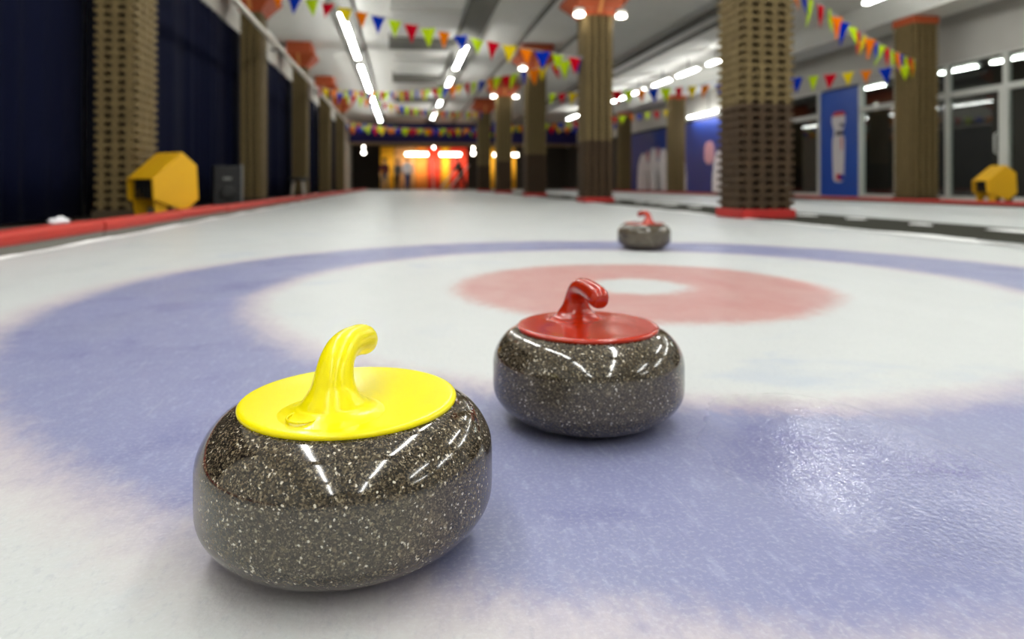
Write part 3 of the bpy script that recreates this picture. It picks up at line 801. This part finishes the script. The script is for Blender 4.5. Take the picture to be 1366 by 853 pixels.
# ------------------------------------------------------------------ yellow hexagonal machines
def machine(loc, rz, label):
    t = thing('hexagonal_blower', label, 'machine', loc, rz)
    # local: plate lies in xz, depth along +y
    hexa = [(-.235, .40), (.06, .655), (.215, .53), (.235, .20), (.10, .08), (-.225, .20)]
    P3 = lambda y, s=1.0, dz=0: [((x) * s, y, .36 + (z - .36) * s + dz) for x, z in hexa]
    dep = .40
    t.scale = (1.05, 1.0, 1.03)
    MB().loops([P3(-.012, .97), P3(-.004), P3(.014)]).build('side_plate', 'machine_yellow', t)
    MB().loops([P3(dep - .014), P3(dep + .004), P3(dep + .012, .97)]).build('side_plate', 'machine_yellow', t)
    # yellow hood over the top, from the lip round the crown
    path = [(-.235, .40), (.06, .655), (.215, .53), (.235, .20)]
    for q in range(3):
        a, b = path[q], path[q + 1]
        d = Vector((b[0] - a[0], b[1] - a[1])).normalized(); nn = Vector((d.y, -d.x)) * .012
        m = MB(); m.loops([[(a[0], .014, a[1]), (b[0], .014, b[1]), (b[0] + nn.x, .014, b[1] + nn.y), (a[0] + nn.x, .014, a[1] + nn.y)],
                           [(a[0], dep - .014, a[1]), (b[0], dep - .014, b[1]), (b[0] + nn.x, dep - .014, b[1] + nn.y), (a[0] + nn.x, dep - .014, a[1] + nn.y)]])
        m.build('hood', 'machine_yellow', t)
    # black fan drum and outlet grille inside
    m = MB(); nn = 20
    m.loops([[(.02 + .17 * math.cos(2 * PI * j / nn), y, .36 + .17 * math.sin(2 * PI * j / nn)) for j in range(nn)] for y in (.02, dep - .02)])
    dr = m.build('fan_drum', 'black_plastic', t, True)
    for k in range(5):
        MB().box(-.222, -.20, .045 + k * .06, .056 + k * .06, .21, .39).build('grille_bar', 'black_plastic', t)
    for yy in (.03, dep - .05):
        MB().loops([[(-.20, yy, .21), (-.06, yy, .16), (-.08, yy, .0), (-.17, yy, .0)], [(-.20, yy + .02, .21), (-.06, yy + .02, .16), (-.08, yy + .02, .0), (-.17, yy + .02, .0)]]).build('foot', 'machine_yellow', t)
        MB().loops([[(.05, yy, .12), (.20, yy, .18), (.18, yy, .0), (.10, yy, .0)], [(.05, yy + .02, .12), (.20, yy + .02, .18), (.18, yy + .02, .0), (.10, yy + .02, .0)]]).build('foot', 'black_rubber', t)
    # rounded motor cover at the back
    m = MB(); nn = 16
    m.loops([[(.235 + dx, .20 + r * math.cos(2 * PI * j / nn), .41 + r * math.sin(2 * PI * j / nn)) for j in range(nn)] for dx, r in ((0, .115), (.03, .115), (.05, .09), (.055, .03))])
    m.build('motor_cover', 'machine_yellow', t, True)
    return t
machine((-2.205, 7.02, 0), R(52), 'yellow hexagonal machine beside the large left column')
machine((9.95, 9.75, 0), R(-14), 'yellow hexagonal machine in front of the glass doors')
# dark things behind the left bumper
t = thing('loudspeaker', 'black box shaped loudspeaker before the curtain right of the yellow machine', 'loudspeaker', (-2.72, 11.0, 0), R(20))
MB().cbox(-.20, .20, -.16, .16, .0, .64, .015).build('cabinet', 'black_plastic', t)
MB().lathe([(.12, 0), (.115, .012), (.05, .004), (.03, .01)], 20).build('cone', 'black_rubber', t, True); bpy.data.objects[-1] if False else None
t.children[-1].rotation_euler = (R(90), 0, 0); t.children[-1].location = (0, -.162, .22)
MB().box(-.06, .06, -.168, -.160, .42, .46).build('badge', 'grey_metal', t)
MB().box(.215, .245, -.02, .02, 0, .66).build('stand_bar', 'grey_metal', t)
t = thing('stool', 'low black stool with pale legs between the second and third left columns', 'stool', (-2.62, 17.6, 0), 0)
MB().lathe([(.05, .43), (.24, .43), (.26, .47), (.24, .51), (.05, .515)], 20).build('seat', 'black_rubber', t, True)
for k in range(4):
    a = PI / 4 + k * PI / 2
    MB().tube([(.16 * math.cos(a), .16 * math.sin(a), .43), (.22 * math.cos(a), .22 * math.sin(a), .0)], .018, 8).build('leg', 'pipe_white', t, True)
# crumpled white cloth on the near bumper
m = MB(); nn = 16; rnd = random.Random(2); loops = []
for r, z in ((.10, .0), (.115, .018), (.09, .035), (.05, .048), (.01, .05)):
    loops.append([(r * .7 * math.cos(2 * PI * j / nn) * rnd.uniform(.75, 1.2), r * 1.2 * math.sin(2 * PI * j / nn) * rnd.uniform(.75, 1.2), z * rnd.uniform(.8, 1.2)) for j in range(nn)])
o = m.loops(loops).build('white_cloth', 'cloth_white', None, True); o.location = (-2.16, 4.25, .09)
o.location = (-2.05, 4.42, .121); o.scale = (.6, .6, .8); tag(o, 'crumpled white cloth lying on the red bumper by the curtain', 'cloth')

# ------------------------------------------------------------------ curling stones
BODY = [(.055, .0035), (.062, .0), (.070, .0025), (.080, .0035), (.098, .0075), (.117, .0155), (.131, .026), (.140, .037), (.1445, .048), (.1455, .060), (.1455, .074),
        (.1455, .088), (.1450, .097), (.1435, .104), (.1400, .112), (.1345, .121), (.1265, .130), (.117, .1365), (.107, .1405), (.095, .1425)]
LID = [(.100, .1385), (.1065, .1395), (.1085, .1420), (.1080, .1445), (.1045, .1462), (.095, .1464), (.078, .1464), (.060, .1468), (.040, .1474), (.020, .1478), (.002, .1480)]
def refine(prof, k=4):
    out = []
    for i in range(len(prof) - 1):
        p0, p1, p2, p3 = prof[max(i - 1, 0)], prof[i], prof[i + 1], prof[min(i + 2, len(prof) - 1)]
        for q in range(k):
            t = q / k
            out.append(tuple(.5 * (2 * b + (c - a) * t + (2 * a - 5 * b + 4 * c - d) * t * t + (3 * b - a - 3 * c + d) * t ** 3) for a, b, c, d in zip(p0, p1, p2, p3)))
    return out + [prof[-1]]
def stone(loc, heading, mat, label, n=96, tip=.102, stalk=-.047, rise=0.0, emblem=False):
    """heading: direction (radians) the grip points to in the hall"""
    t = thing('curling_stone', label, 'curling stone', loc, heading)
    MB().lathe(refine(BODY), n).build('granite_body', 'granite', t, True)
    MB().lathe([(.1065, .1375), (.1080, .1380), (.1080, .1400), (.1060, .1405)], n).build('gasket', 'black_rubber', t, True)
    lid = MB().lathe(refine(LID, 3), n).build('lid', mat, t, True)
    s = stalk
    pts = [(s, 0, .1455), (s, 0, .1474), (s, 0, .1492), (s, 0, .1525), (s, 0, .1580), (s + .001, 0, .167), (s + .003, 0, .178), (s + .009, 0, .1895), (s + .021, 0, .1975), (s + .038, 0, .2000 + rise * .2),
           (s + .060, 0, .1985 + rise * .6), (s + .080, 0, .1955 + rise), (s + tip - .010, 0, .1920 + rise), (s + tip - .002, 0, .1905 + rise), (s + tip, 0, .1900 + rise)]
    rad = [.056, .046, .0395, .0335, .0275, .0220, .0188, .0170, .0160, .0155, .0158, .0162, .0152, .0098, .002]
    MB().tube(pts, rad, 28, 6).build('handle', mat, t, True)
    if emblem:
        bn = MB(); q_ = 10
        bn.loops([[(s - .030 + (.0150 + .0012 * math.cos(2 * PI * q / q_)) * math.cos(2 * PI * j / 32), .016 + (.0150 + .0012 * math.cos(2 * PI * q / q_)) * math.sin(2 * PI * j / 32), .1496 + .0012 * math.sin(2 * PI * q / q_)) for q in range(q_)] for j in range(32)], closed=True)
        bn.build('emblem_ring', mat, lid, True)
    return t
A = lambda deg: R(90 - deg - YAW)          # degrees to the right of the viewing direction
stone((-.0533, .7018, 0), A(6), 'yellow_plastic', 'granite curling stone with bright yellow handle, nearest the camera', emblem=True)
stone((.2814, .9977, 0), A(163), 'red_plastic', 'granite curling stone with red handle on the blue ring, behind the yellow one')
stone((1.3167, 3.5235, 0), A(-20), 'red_plastic', 'small looking far curling stone with red handle at the back of the house', 64)
